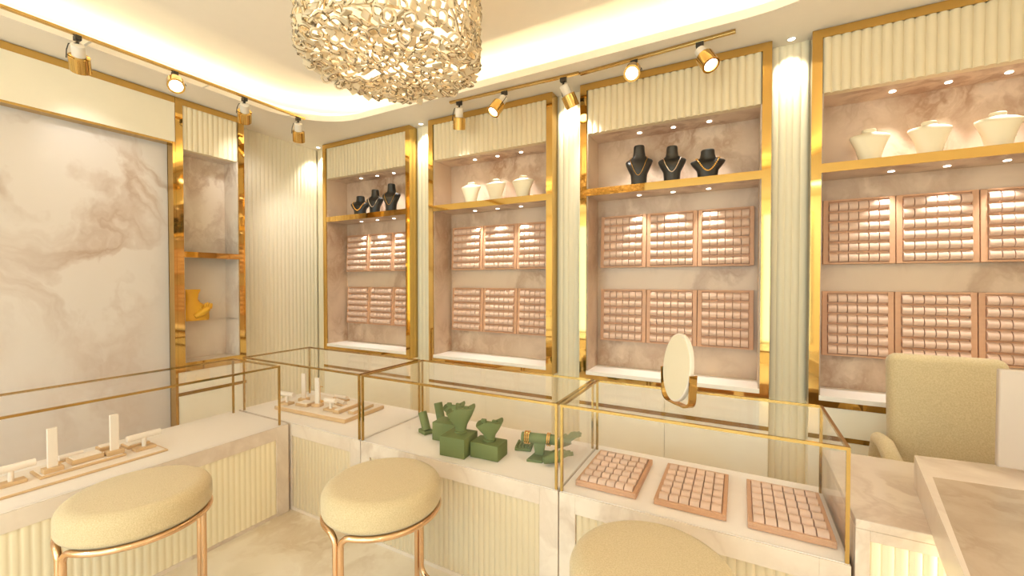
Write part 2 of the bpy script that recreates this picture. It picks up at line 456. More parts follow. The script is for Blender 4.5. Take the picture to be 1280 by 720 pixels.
# trays lying on the deck of the right-hand showcase
dt = make_tray('ring_tray', 'flat pink ring tray on the showcase deck, next to the green hand stands', 'ring tray', 'ring trays lying in the glass showcase', .268, .39, .016, .012, .026, 'wood', .985)
dt.location = (-.648, 1.797, ZD + .014); dt.rotation_euler = (-PI / 2, 0, 0)
dup(dt, (-.308, 1.797, ZD + .014), (-PI / 2, 0, 0), 'flat pink ring tray on the showcase deck, middle one of three below the mirror')
dup(dt, (.032, 1.790, ZD + .014), (-PI / 2, 0, 0), 'flat pink ring tray on the showcase deck, next to the marble desk')

# ------------------------------------------------------------------ busts and necklaces
BLACK = [(0, .062, .042, 0), (.12, .058, .042, 0), (.30, .062, .044, 0), (.42, .080, .046, 0), (.54, .096, .046, .004), (.61, .101, .040, .010),
         (.65, .094, .036, .014), (.69, .068, .036, .016), (.74, .047, .036, .016), (.86, .041, .036, .014), (.97, .040, .037, .012), (1.0, .036, .033, .012)]
CREAM = [(0, .052, .042, 0), (.15, .056, .042, 0), (.40, .070, .042, .0), (.60, .086, .044, .002), (.74, .100, .046, .004), (.80, .099, .042, .006),
         (.84, .080, .036, .008), (.88, .045, .030, .010), (.90, .034, .026, .012), (.97, .036, .028, .012), (1.0, .032, .024, .012)]
def bust_at(prof, h, zz):
    u = max(0, min(1, zz / h))
    for (a, b) in zip(prof, prof[1:]):
        if a[0] <= u <= b[0]:
            f = (u - a[0]) / (b[0] - a[0]); return [p + f * (q - p) for p, q in zip(a[1:], b[1:])]
    return prof[-1][1:]
def make_bust(name, label, prof, h, mat, group, sx=1.0):
    rings = []
    zs = []
    for a, b_ in zip(prof, prof[1:]):
        for k in range(3): zs.append(a[0] + (b_[0] - a[0]) * k / 3)
    zs.append(1.0)
    for u in zs:
        hw, hd, yc = bust_at(prof, 1, u)
        rings.append([(hw * sx * math.cos(2 * PI * k / 40), yc + hd * math.sin(2 * PI * k / 40) , u * h) for k in range(40)])
    o = MB().loft(rings).build(name, mat, None, True, .9)
    sm = o.modifiers.new('s', 'SMOOTH'); sm.factor = .5; sm.iterations = 2
    return tag(o, label, 'bust', group)
def make_necklace(name, label, prof, h, loc, rz, zb, zf, r, mat, beads=False, sx=1.0):
    pts = []; xm = .066 * sx
    for k in range(41):                          # front: hangs in a deep curve over the chest
        q = -1 + k / 20; x = xm * q; z = h * (zf + (zb - zf) * abs(q) ** 1.7)
        hw, hd, yc = bust_at(prof, h, z)
        off = r + .0060; pts.append((x, yc - (hd + off) * math.sqrt(max(.03, 1 - min(1, x / (hw * sx + off)) ** 2)), z))
    hw, hd, yc = bust_at(prof, h, h * (zb + .03))
    hw, hd, yc = bust_at(prof, h, h * .75)
    for k in range(1, 16):                       # back: over the shoulders and round the neck
        a = PI * k / 16; sa = math.sin(a)
        pts.append(((xm + (.060 * sx - xm) * sa) * math.cos(a), yc + (hd + r + .008) * sa, h * (zb + .020 + .060 * sa)))
    b = MB()
    if beads:
        b.tube(pts, r * .35, 6, True)
        for p in pts[::2]:
            b.lathe([(0.0005, -r), (r * .7, -r * .7), (r, 0), (r * .7, r * .7), (0.0005, r)], p, 8)
    else: b.tube(pts, r, 6, True)
    o = b.build(name, mat); o.location = loc; o.rotation_euler = (0, 0, rz)
    return tag(o, label, 'necklace', 'necklaces on the black busts')
ZS = 2.183
bd = [(-.655, .30), (-.428, .262), (-.200, .205)]
nm = [('jewel', .0021, False, 'gold chain'), ('silver', .0036, False, 'silver chain'), ('jewel', .0062, True, 'gold bead')]
pos3 = ['tallest', 'middle', 'shortest']
for bi, xs in ((2, bd), (0, [(-3.545 + .44 + .02, .29), (-3.31, .255), (-3.525, .208)])):
    for k, (x, h) in enumerate(xs):
        hh = h
        where = 'on the shelf behind the table mirror' if bi == 2 else 'on the shelf nearest the room corner'
        sx = [.95, .93, 1.08][k]
        rz = .12 if bi == 2 else .35
        o = make_bust('necklace_bust', '%s black necklace bust %s' % (pos3[k], where), BLACK, hh, 'black', 'black necklace busts', sx)
        o.location = (x, YF + .125, ZS); o.rotation_euler = (0, 0, rz)
        mt, r, bead, nme = nm[k]
        make_necklace('necklace', '%s necklace hanging on the %s black bust %s' % (nme, pos3[k], where), BLACK, hh, (x, YF + .125, ZS), rz,
                      [.705, .705, .71][k], [.25, .27, .25][k], r, mt, bead, sx)
cb = {1: [-2.12, -1.862, -1.60], 3: [.652, .910, 1.175]}
for bi, xs in cb.items():
    for k, x in enumerate(xs):
        o = make_bust('necklace_bust', 'bare cream necklace bust at %s %s' % (TN[k], 'on the shelf behind the armchair' if bi == 3 else 'on the shelf second from the corner'),
                      CREAM, .195, 'bust', 'cream necklace busts', .95)
        o.location = (x, YF + .12, ZS); o.rotation_euler = (0, 0, .1)

# ------------------------------------------------------------------ left wall: marble feature panel and narrow niche
fp = thing('feature_panel', 'tall veined marble wall panel under a cream header, edged in gold', 'wall panel', (XL, -1.6, 0))
Y0, Y1 = 0, 1.675 + 1.6
MB().box(-.10, -.085, 0, Y1 - .02, .0, 2.70).build('marble_slab', 'marble_big', fp, False)
MB().box(-.10, -.002, 0, Y1, 2.60, 2.908, .001).build('header_board', 'cream', fp, False)
b = MB(); b.box(-.10, 0, 0, Y1, 2.908, 2.957); b.box(-.10, 0, Y1 - .018, Y1 + .001, 0, 2.60); b.box(-.10, -.004, 0, Y1 - .018, 2.585, 2.60)
b.build('gold_edge', 'gold', fp, False)
struct(MB().box(XW - .02, XL - .1, -1.6, 1.675, 0, ZC).build('trim_8', 'wallp'))

nb = thing('display_niche', 'narrow gold-framed marble niche beside the feature panel, holding a mustard bust', 'display niche', (XL, 1.677, 0))
NW = .525
b = MB()
b.box(-.25, 0, 0, .05, .765, 2.957); b.box(-.25, 0, NW - .05, NW, .765, 2.957)
b.box(-.02, 0, .05, NW - .05, 2.908, 2.957); b.box(-.02, 0, .05, NW - .05, .765, .835)
b.build('gold_frame', 'gold', nb, False)
m = MB(); m.flutes(.05, NW - .05, 2.56, 2.908, 0, .012, .038, .06)
m.xf(Matrix(((0, -1, 0, -.004), (1, 0, 0, 0), (0, 0, 1, 0), (0, 0, 0, 1)))); m.build('fluted_header', 'flute', nb, True, .9)
b = MB(); b.box(-.23, -.215, .05, NW - .05, .80, 2.9); b.box(-.215, -.012, .05, .058, .80, 2.56); b.box(-.215, -.012, NW - .058, NW - .05, .80, 2.56)
b.box(-.215, -.061, .05, NW - .05, 2.56, 2.58); b.box(-.215, -.02, .05, NW - .05, .80, .836)
b.build('niche_lining', 'marble_niche', nb, False)
MB().box(-.215, -.001, .05, NW - .05, 1.692, 1.738).build('shelf', 'gold', nb, False)
MB().box(-.03, -.004, .002, NW - .002, .10, .764, .002).build('cabinet_door', 'cabinet', nb, False)
MB().box(-.004, .0, 0, NW, .574, .600).build('door_band', 'gold_rail', nb, False)
MB().box(-.25, -.03, 0, NW, 0, .764).build('cabinet_body', 'cream', nb, False)
MB().box(-.215, -.03, .058, NW - .058, 1.158, 1.166).build('glass_shelf', 'glass', nb, False)
# mustard bust with a hand across the chest
yb = thing('jewellery_bust', 'mustard yellow jewellery bust with a raised hand, standing in the narrow wall niche', 'bust', (XL - .11, 1.852, 1.167))
rings = []
for z, hy, hx, cy in ((0, .100, .05, 0), (.03, .103, .052, 0), (.09, .100, .052, 0), (.125, .09, .046, -.01), (.15, .058, .04, -.025), (.18, .046, .036, -.03), (.22, .052, .036, -.03), (.25, .066, .038, -.03), (.262, .068, .038, -.03), (.262, .05, .025, -.03)):
    rings.append([(hx * math.cos(2 * PI * k / 28), cy + hy * math.sin(2 * PI * k / 28), z) for k in range(28)])
MB().loft(rings).build('torso', 'yellow', yb, True, .8)
b = MB()
b.tube([(.052, -.03, .035), (.062, .02, .065), (.058, .065, .10)], [.020, .030, .026], 10)
for k in range(4):
    y0 = .040 + k * .016
    b.tube([(.058, y0, .095), (.060, y0 + .006, .125), (.050, y0 + .012, .150 - abs(k - 1) * .006)], [.009, .008, .006], 8)
b.tube([(.060, .02, .07), (.066, .012, .10), (.062, .014, .125)], [.010, .009, .006], 8)
b.build('hand', 'yellow', yb)

# ------------------------------------------------------------------ glass showcases
def showcase(name, label, x0, x1, y0, y1, face, flute_rng, seams=(), deck_gap=.012):
    """counter with a fluted front, marble frame, deck and a gold-framed glass box; face: 'y' front at y0, 'x' front at x1"""
    cx, cy = (x0 + x1) / 2, (y0 + y1) / 2
    r = thing(name, label, 'showcase', (cx, cy, 0), 0, 'glass-topped showcases')
    a0, a1, c0, c1 = x0 - cx, x1 - cx, y0 - cy, y1 - cy
    f0, f1 = flute_rng
    b = MB()
    if face == 'y':
        f0 -= cx; f1 -= cx; g = c0
        b.box(a0, f0, g, g + .05, 0, ZD - .004, .002); b.box(f1, a1, g, g + .05, 0, ZD - .004, .002); b.box(f0, f1, g, g + .05, ZD - .085, ZD - .004, .001)
        b.box(f0, f1, g + .004, g + .05, 0, .02)
        b.box(a0, a1, g + .05, c1, 0, ZD - .004, .001)
        b.build('marble_body', 'marble_top', r, False)
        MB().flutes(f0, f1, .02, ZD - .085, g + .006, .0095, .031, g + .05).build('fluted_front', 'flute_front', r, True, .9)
    else:
        f0 -= cy; f1 -= cy; g = a1
        b.box(g - .05, g, c0, f0, 0, ZD - .004, .002); b.box(g - .05, g, f1, c1, 0, ZD - .004, .002); b.box(g - .05, g, f0, f1, ZD - .085, ZD - .004, .001)
        b.box(g - .05, g - .004, f0, f1, 0, .02)
        b.box(a0, g - .05, c0, c1, 0, ZD - .004, .001)
        b.build('marble_body', 'marble_top', r, False)
        m = MB(); m.flutes(f0, f1, .02, ZD - .085, 0, .0055, .031, .044)
        m.xf(Matrix(((0, -1, 0, g - .006), (1, 0, 0, 0), (0, 0, 1, 0), (0, 0, 0, 1)))); m.build('fluted_front', 'flute', r, True, .9)
    MB().box(a0 + .004, a1 - .004, c0 + .004, c1 - .004, ZD - .0035, ZD, .001).build('deck', 'deck', r, False)
    return r, (cx, cy)
def vitrine(r, c, x0, x1, y0, y1, thick=.011, no=()):
    cx, cy = c; x0 -= cx; x1 -= cx; y0 -= cy; y1 -= cy; t = thick
    b = MB()
    b.box(x0, x1, y0, y0 + t, ZT - t, ZT); b.box(x0, x1, y1 - t, y1, ZT - t, ZT)
    b.box(x0, x0 + t, y0 + t, y1 - t, ZT - t, ZT); b.box(x1 - t, x1, y0 + t, y1 - t, ZT - t, ZT)
    for px, py in ((x0, y0), (x1 - t, y0), (x0, y1 - t), (x1 - t, y1 - t)): b.box(px, px + t, py, py + t, ZD, ZT - t)
    b.build('gold_frame', 'gold_rail', r, False)
    g = .004
    MB().box(x0 + t, x1 - t, y0 + t, y1 - t, ZT - g - .002, ZT - .002).build('glass_top', 'glass', r, False)
    MB().box(x0 + t, x1 - t, y0 + .003, y0 + .003 + g, ZD, ZT - t).build('glass_pane', 'glass', r, False)
    MB().box(x0 + t, x1 - t, y1 - .003 - g, y1 - .003, ZD, ZT - t).build('glass_pane', 'glass', r, False)
    MB().box(x0 + .003, x0 + .003 + g, y0 + t, y1 - t, ZD, ZT - t).build('glass_pane', 'glass', r, False)
    MB().box(x1 - .003 - g, x1 - .003, y0 + t, y1 - t, ZD, ZT - t).build('glass_pane', 'glass', r, False)
FY = 1.716
r, c = showcase('glass_showcase', 'long glass showcase along the left wall below the marble panel', -3.17, -2.575, -1.3, 1.70, 'x', (-1.25, 1.62))
vitrine(r, c, -3.12, -2.54 - .045, -1.25, 1.655)
r, c = showcase('glass_showcase', 'corner glass showcase holding the wooden display set', -3.17, -1.935, FY, 2.31, 'y', (-2.572, -2.02))
vitrine(r, c, -3.12, -1.942, FY + .002, 2.25)
r, c = showcase('glass_showcase', 'glass showcase with the green suede jewellery stands', -1.93, -.700, FY, 2.31, 'y', (-1.86, -.79))
vitrine(r, c, -1.925, -.705, FY + .002, 2.25)
r, c = showcase('glass_showcase', 'glass showcase with three ring trays and the table mirror on top', -.695, .325, FY, 2.31, 'y', (-.62, .24))
vitrine(r, c, -.69, .320, FY + .002, 2.25)

# ------------------------------------------------------------------ marble desk, counter block, monitor, armchair
ZK = .729
r = thing('marble_desk', 'low marble desk with a fluted front at the end of the showcases', 'desk', (1.0, 2.04, 0))
b = MB(); b.box(-.665, .75, -.32, .33, ZK - .03, ZK, .003)
b.build('desk_top', 'marble_top', r, False)
b = MB(); b.box(-.665, -.627, -.32, .30, 0, ZK - .03, .002); b.box(-.627, .75, -.32, -.28, ZK - .064, ZK - .03, .001); b.box(.60, .75, -.28, .30, 0, ZK - .03, .002); b.box(-.627, .60, -.27, -.24, 0, ZK - .03)
b.box(-.627, .75, -.32, -.28, 0, .02)
b.build('marble_body', 'marble_top', r, False)
MB().flutes(-.627, .75, .02, ZK - .064, -.314, .012, .033, -.27).build('fluted_front', 'flute', r, True, .9)

r = thing('raised_counter', 'raised angled marble counter top with a grey veined inset, resting on the desk', 'counter', (.55, 1.9, ZK))
zt = .84 - ZK
def L(p): return (p[0] - .55, p[1] - 1.9)
outer = [L(p) for p in ((.585, 2.12), (1.60, 2.24), (1.60, 1.0), (.438, 1.250))]
inner = [L(p) for p in ((.575, 1.915), (1.52, 1.97), (1.52, 1.08), (.452, 1.275))]
b = MB()
b.prism(outer, 'z', .001, zt - .004, 0)
o = b.build('slab', 'marble_top', r, False)
# rim around the inset
b = MB(); 
n = 4
vo = [b.bm.verts.new((*p, zt)) for p in outer]; vi = [b.bm.verts.new((*p, zt)) for p in inner]
vo0 = [b.bm.verts.new((*p, zt - .004)) for p in outer]; vi0 = [b.bm.verts.new((*p, zt - .004)) for p in inner]
for i in range(n):
    j = (i + 1) % n
    b.bm.faces.new((vo[i], vi[i], vi[j], vo[j])); b.bm.faces.new((vo0[i], vo0[j], vo[j], vo[i])) if 0 else b.bm.faces.new((vo0[i], vo[i], vo[j], vo0[j]))
    b.bm.faces.new((vi[i], vi0[i], vi0[j], vi[j])); b.bm.faces.new((vo0[i], vo0[j], vi0[j], vi0[i]))
bmesh.ops.recalc_face_normals(b.bm, faces=b.bm.faces)
b.build('rim', 'marble_top', r, False)
MB().prism([tuple(Vector(p) * .9985) for p in inner], 'z', zt - .0038, zt - .0005).build('inset', 'marble_desk', r, False)
b = MB(); b.box(.55, .95, -.80, -.30, -ZK + .001, -.0005 + 0, .003)
b.build('pedestal', 'marble_top', r, False)

r = thing('monitor', 'pale grey monitor back standing on the raised counter in front of the armchair', 'monitor', (1.02, 2.05, .841))
b = MB(); b.box(-.245, .245, -.012, .012, .025, .36, .006, 3); b.build('casing', 'monitor', r)
MB().box(-.235, .235, .012, .0135, .035, .35).build('screen', 'dark', r, False)
b = MB(); b.box(-.03, .03, .005, .03, .003, .2, .003); b.box(-.10, .10, -.05, .09, 0, .008, .003); b.build('stand', 'monitor', r)

r = thing('armchair', 'cream upholstered armchair with a high back behind the marble desk', 'chair', (.885, 2.66, 0))
def rbox(x0, x1, y0, y1, z0, z1, bev, name, mt, rot=None):
    m = MB().box(x0, x1, y0, y1, z0, z1, bev, 5)
    if rot: m.xf(rot)
    return m.build(name, mt, r)
tilt = Matrix.Translation((0, .10, .42)) @ Matrix.Rotation(math.radians(-6), 4, 'X') @ Matrix.Translation((0, -.10, -.42))
rbox(-.22, .215, .04, .15, .40, 1.135, .045, 'backrest', 'chair', tilt)
rbox(-.22, .215, -.26, .10, .36, .48, .04, 'seat', 'chair')
for s in (-1, 1):
    b = MB(); x = s * .258
    path = [(x, .13, .36), (x, .13, .60), (x, .09, .70), (x, 0, .705), (x, -.15, .66), (x, -.235, .60), (x, -.25, .50), (x, -.25, .36)]
    b.tube(path, .036, 14); b.build('armrest', 'chair', r)
for sx_ in (-.2, .2):
    for sy in (-.22, .10):
        MB().cyl((sx_, sy, 0), (sx_ * .92, sy, .37), .014, 10, .02).build('leg', 'gold_dark', r)

# table mirror on the showcase
r = thing('table_mirror', 'oval tilting mirror on a gold bracket standing on the glass showcase', 'mirror', (-.236, 1.955, ZT + .0))
ang = math.radians(-49)
r.rotation_euler = (0, 0, ang)
b = MB(); 
path = []
hw = .104
for k in range(13):
    a = PI + PI * k / 12
    path.append((hw * math.copysign(abs(math.cos(a)) ** .35, math.cos(a)), .075 + .072 * (-(abs(math.sin(a)) ** .8))))
path = [(-hw - .004, .15)] + path + [(hw + .004, .15)]
ol = [(x * 1.0, z) for x, z in path]; il = [(x * .94, z + .006 if abs(x) < hw * .9 else z) for x, z in path[::-1]]
b.prism(ol + il, 'y', -.017, .017); b.build('bracket', 'gold', r, False)
tiltm = Matrix.Translation((0, 0, .165)) @ Matrix.Rotation(math.radians(-6), 4, 'X')
def oval(k_, n=48): return [(.098 * k_ * math.cos(2 * PI * i / n), .148 * k_ * math.sin(2 * PI * i / n)) for i in range(n)]
MB().prism(oval(1.0), 'y', -.010, .010, .003, tiltm).build('mirror_shell', 'ivory', r)
MB().prism(oval(.95), 'y', -.0118, -.0101, 0, tiltm).build('mirror_glass', 'mirror_satin', r, False)

# ------------------------------------------------------------------ stools
def make_stool(label):
    r = thing('bar_stool', label, 'stool', (0, 0, 0), 0, 'round upholstered stools')
    R, z1, z0 = .249, .65, .523; prof = [(.001, z0), (R - .06, z0)]
    for k in range(9):
        a = -PI / 2 + PI / 2 * k / 8; prof.append((R - .034 + .034 * math.cos(a), z0 + .034 + .034 * math.sin(a)))
    for k in range(1, 11):
        a = PI / 2 * k / 10; prof.append((R - .055 + .055 * math.cos(a), z1 - .055 + .049 * math.sin(a)))
    prof += [(R * .5, z1 - .001), (.001, z1)]
    MB().lathe(prof, (0, 0, 0), 64).build('seat', 'seat', r, True, 1.2)
    # two wrapped rounded-rectangle tubes: their uprights stand side by side and make the legs
    Rr, zt_, zb_, rad, tr = .239, .5175, .07, .05, .0125
    for q in range(2):
        a0 = -PI / 2 + q * PI + .056; a1 = a0 + PI - .112; da = rad / Rr; pts = []
        def arc(ac, zc, u0, u1):
            for k in range(8):
                u = u0 + (u1 - u0) * k / 7
                a = ac + da * math.cos(u); pts.append((Rr * math.cos(a), Rr * math.sin(a), zc + rad * math.sin(u)))
        arc(a0 + da, zt_ - rad, PI, PI / 2)
        for k in range(1, 24):
            a = a0 + da + (a1 - a0 - 2 * da) * k / 24; pts.append((Rr * math.cos(a), Rr * math.sin(a), zt_))
        arc(a1 - da, zt_ - rad, PI / 2, 0)
        if q == 0:                               # room-side tube closes near the floor, the other stands open
            arc(a1 - da, zb_ + rad, 0, -PI / 2)
            for k in range(1, 24):
                a = a1 - da - (a1 - a0 - 2 * da) * k / 24; pts.append((Rr * math.cos(a), Rr * math.sin(a), zb_))
            arc(a0 + da, zb_ + rad, -PI / 2, -PI)
        else:
            pts.append((Rr * math.cos(a1), Rr * math.sin(a1), .002)); pts.insert(0, (Rr * math.cos(a0), Rr * math.sin(a0), .002))
        MB().tube(pts, tr, 12, q == 0).build('leg_frame', 'rose', r)
    for q in range(2):
        a = q * PI / 2 - PI / 4
        MB().cyl((Rr * math.cos(a), Rr * math.sin(a), 0), (Rr * math.cos(a), Rr * math.sin(a), zb_), .011, 12).build('foot', 'rose', r)
    MB().lathe([(.001, .512), (.20, .512), (.20, .524), (.001, .5235)], (0, 0, 0), 48).build('seat_base', 'dark', r)
    return r
st = make_stool('cream fabric stool with rose gold legs in front of the left wall showcase')
st.location = (-2.193, .788, 0); st.rotation_euler = (0, 0, .08)
dup(st, (-1.363, 1.333, 0), (0, 0, .02), 'cream fabric stool in front of the showcase with the green stands')
dup(st, (-.235, 1.331, 0), (0, 0, .02), 'cream fabric stool in front of the showcase with the three ring trays')

# ------------------------------------------------------------------ chandelier
cc = Vector((-1.297, 1.334)); CR = .362; ZB = 2.385
ch = thing('chandelier', 'large drum chandelier covered in small square crystal loops', 'chandelier', (cc.x, cc.y, ZB))
def loop_mesh(m, mat, w, h, t):
    """rounded square glass loop"""
    pts = []
    for k in range(12):
        a = 2 * PI * k / 12
        ca, sa = math.cos(a), math.sin(a)
        f = 1 / max(abs(ca), abs(sa)) ** .72
        pts.append(mat @ Vector((w * ca * f * .5, h * sa * f * .5, 0)))
    m.tube(pts, t, 5, True)
def chip_mesh(m, mat, w, h, t):
    m.box(-w / 2, w / 2, -h / 2, h / 2, -t / 2, t / 2, t * .35, 1, mat)
spots_ = []
# underside: concentric rings of pieces
rads = [CR - .012 - .030 * k for k in range(13)]
for j, rad in enumerate(rads):
    if rad < 0: break
    n = max(1, int(2 * PI * rad / .036))
    for i in range(n):
        a = 2 * PI * (i + .5 * (j % 2)) / n + random.uniform(-.2, .2) * .03
        zdrop = .022 * max(0, (rad / CR)) ** 6
        p = Vector((rad * math.cos(a), rad * math.sin(a), random.uniform(0, .03) + zdrop))
        rot = Matrix.Rotation(a + random.uniform(-.5, .5), 4, 'Z') @ Matrix.Rotation(random.uniform(-.6, .6), 4, 'X') @ Matrix.Rotation(random.uniform(-.6, .6), 4, 'Y')
        spots_.append((Matrix.Translation(p) @ rot, 'loop' if random.random() < .6 else 'chip', (p.x * .70 + p.y * -.72)))
for j in range(17):
    z = .065 + j * .034; n = int(2 * PI * CR / .036)
    for i in range(n):
        a = 2 * PI * (i + .5 * (j % 2)) / n
        p = Vector((CR * math.cos(a), CR * math.sin(a), z + random.uniform(-.008, .008)))
        if j > 6 and (math.cos(a) * .70 + math.sin(a) * -.72) < -.35: continue
        rot = Matrix.Rotation(a, 4, 'Z') @ Matrix.Rotation(PI / 2, 4, 'Y') @ Matrix.Rotation(random.uniform(-.6, .6), 4, 'X') @ Matrix.Rotation(random.uniform(-.6, .6), 4, 'Y')
        spots_.append((Matrix.Translation(p) @ rot, 'loop' if random.random() < .6 else 'chip', -9))
low = [s for s in spots_ if s[2] > -9]
random.shuffle(low); low_parts = sorted(low, key=lambda s: -s[2])[:100]; ids = {id(s) for s in low_parts}
protos = {}
rest = MB()
for s in spots_:
    mat_, kd, _ = s
    sz = random.uniform(.036, .046)
    if id(s) in ids:
        m = MB()
        (loop_mesh(m, Matrix.Identity(4), sz, sz * .9, .0055) if kd == 'loop' else chip_mesh(m, Matrix.Identity(4), sz * .85, sz * .75, .007))
        o = m.build('crystal', 'crystal', ch, kd == 'loop'); o.matrix_local = mat_
    else:
        (loop_mesh(rest, mat_, sz, sz * .9, .0055) if kd == 'loop' else chip_mesh(rest, mat_, sz * .85, sz * .75, .007))
o = rest.build('crystals', 'crystal', ch, True); o['kind'] = 'stuff'
b = MB(); b.lathe([(.05, .64), (.05, .61), (CR - .06, .60), (CR - .06, .615), (CR - .05, .64)], (0, 0, 0), 48, None, False)
b.lathe([(CR - .030, .058), (CR - .024, .064), (CR - .030, .070), (CR - .036, .064), (CR - .030, .058)], (0, 0, 0), 48, None, False)
for k in range(8):
    a = 2 * PI * k / 8; b.cyl((( CR - .03) * math.cos(a), (CR - .03) * math.sin(a), .06), ((CR - .055) * math.cos(a), (CR - .055) * math.sin(a), .61), .004, 6)
b.build('frame', 'shade', ch)
MB().lathe([(CR - .05, .60), (CR - .05, .06), (CR - .08, .052), (.001, .050)], (0, 0, 0), 48, None, False).build('diffuser', 'shade', ch)
for k in range(4):
    a = 2 * PI * k / 4 + .4
    MB().lathe([(.001, .16), (.02, .165), (.028, .19), (.02, .22), (.012, .25), (.001, .25)], (.12 * math.cos(a), .12 * math.sin(a), 0), 14).build('bulb', 'lens', ch)

# ------------------------------------------------------------------ track lights
def track(name, label, p0, p1, stems):
    r = thing(name, label, 'track rail', ((p0[0] + p1[0]) / 2, (p0[1] + p1[1]) / 2, p0[2]))
    d = Vector(p1) - Vector(p0); L_ = d.length; a = math.atan2(d.y, d.x)
    r.rotation_euler = (0, 0, a)
    MB().box(-L_ / 2, L_ / 2, -.012, .012, -.018, 0, .002).build('rail', 'gold_dark', r, False)
    if stems:
        for k in range(stems):
            x = -L_ / 2 + .1 + (L_ - .2) * k / (stems - 1)
            MB().box(x - .006, x + .006, .010, .135, -.005, -.001).build('bracket', 'white', r, False)
    return r
TZL = 2.965
track('track_rail', 'long gold track rail hanging beside the left wall cove', (-3.455, -.35, TZL), (-3.455, 2.46, TZL), 5)
track('track_rail', 'gold track rail on the ceiling before the bay second from the corner', (-2.09, 2.795, ZC), (-1.0, 2.828, ZC), 0)
track('track_rail', 'gold track rail on the ceiling before the bay behind the mirror', (-1.0, 2.845, ZC), (-.035, 2.79, ZC), 0)
def spot(label, px, py, pz, d, e):
    d = Vector(d).normalized()
    r = thing('track_spotlight', label, 'spotlight', (px, py, pz), 0, 'gold track spotlights')
    b = MB(); b.box(-.022, .022, -.014, .014, -.045, -.0185, .002); b.cyl((0, 0, -.045), (0, 0, -.062), .008, 10)
    b.build('track_adapter', 'dark', r, False)
    o0 = Vector((0, 0, -.065)); q = d.to_track_quat('Z', 'Y').to_matrix().to_4x4()
    def P(z): return o0 + d * z
    side = q @ Vector((1, 0, 0))
    MB().lathe([(.022, 0), (.032, .006), (.032, .085), (.028, .09)], o0, 24, q).build('rear_body', 'white', r)
    MB().lathe([(.034, .070), (.050, .075), (.050, .165), (.038, .165), (.038, .150), (.030, .148)], o0, 28, q, False).build('housing', 'gold', r)
    MB().lathe([(.038, .1495), (.038, .153), (.001, .153)], o0, 28, q).build('lens', 'lens', r)
    b = MB()
    b.tube([o0 + side * .0 + Vector((0, 0, .006)), P(.01) + side * .038, P(.05) + side * .050, P(.10) + side * .056], .003, 6)
    b.build('yoke', 'dark', r)
    p = Vector((px, py, pz)) + P(.18)
    lamp('spotlight_lamp', 'SPOT', p, e, (1, .97, .92), p + d, .03, 70, 1.0)
    return r
SE = 16
spot('gold spotlight nearest the shopfront end of the left track, aimed at the feature panel', -3.455, .984, TZL, (-.62, .25, -.62), SE * .25)
spot('gold spotlight on the left track with its lit lens facing the room', -3.455, 1.472, TZL, (.80, -.30, -.62), SE * .5)
spot('gold spotlight on the left track above the narrow niche', -3.455, 1.938, TZL, (-.72, .40, -.55), SE * .5)
spot('gold spotlight at the corner end of the left track', -3.455, 2.397, TZL, (-.45, .35, -.78), SE)
spot('gold spotlight at the corner end of the back track, aimed down at the second bay', -2.0, 2.797, ZC, (-.25, .35, -.9), SE * .5)
spot('gold spotlight on the back track over the second bay, tilted sideways into the room', -1.59, 2.81, ZC, (-.28, -.5, -.75), SE * .5)
spot('gold spotlight lighting the fluted strip between the second and third bays', -1.118, 2.828, ZC, (.25, .40, -.75), SE)
spot('gold spotlight with round lit lens facing out above the black busts', -.623, 2.825, ZC, (.10, -.85, -.62), SE * .5)
spot('gold spotlight at the end of the back track, tilted down toward the armchair', -.227, 2.802, ZC, (.42, -.42, -.85), SE * .5)
# recessed downlights washing the fluted columns
for (a, c_), l in zip(cols[:4], ('in the room corner', 'between the corner bay and the second bay', 'between the second bay and the mirror bay', 'between the mirror bay and the armchair bay')):
    x = (a + c_) / 2
    r = thing('recessed_downlight', 'small recessed ceiling downlight above the fluted strip %s' % l, 'downlight', (x, 3.055, ZC), 0, 'recessed ceiling downlights')
    MB().lathe([(.028, .002), (.028, -.004), (.020, -.005), (.020, -.001)], (0, 0, 0), 24).build('trim_ring', 'white', r)
    MB().lathe([(.019, .001), (.019, -.002), (.001, -.002)], (0, 0, 0), 20).build('lens', 'down', r)
    lamp('column_lamp', 'SPOT', (x, 3.055, ZC - .03), 22, (1, .95, .78), (x, 3.09, ZC - 1), .02, 95, .8)

# ------------------------------------------------------------------ wooden display sets (left and corner showcases)
SG = {'left': 'in the left wall showcase', 'corner': 'in the corner showcase'}
def base_board(label, cx, cy, w, d, h=.012, rz=0):
    r = thing('display_board', label, 'display board', (cx, cy, ZD + .0005), rz, 'wooden display boards')
    MB().box(-w / 2, w / 2, -d / 2, d / 2, 0, h - .002, .003).build('board', 'tan', r, False)
    MB().box(-w / 2 + .010, w / 2 - .010, -d / 2 + .010, d / 2 - .010, h - .004, h, .001).build('pad', 'ivory', r, False)
    return r
def tbar(label, x, y, z, rz, L_=.16, h=.075, r_=.016, bw=.09, bd=.055, mt='ivory', bmt='tan'):
    r = thing('bracelet_stand', label, 'bracelet stand', (x, y, z), rz, 'T-bar bracelet stands')
    MB().box(-bw / 2, bw / 2, -bd / 2, bd / 2, 0, .016, .003).build('foot', bmt, r, False)
    MB().cyl((0, 0, .014), (0, 0, h - r_ * .6), .010, 14).build('post', mt, r)
    b = MB(); b.cyl((-L_ / 2, 0, h), (L_ / 2, 0, h), r_, 20); b.build('roll', mt, r)
    return r
def tower(label, x, y, z, rz, h=.205, w=.034, d=.016, mt='ivory'):
    r = thing('necklace_tower', label, 'display tower', (x, y, z), rz, 'upright display towers')
    MB().box(-.034, .034, -.024, .024, 0, .022, .003).build('foot', 'tan', r, False)
    MB().box(-w / 2, w / 2, -d / 2, d / 2, .02, h, .002).build('plate', mt, r, False)
    return r
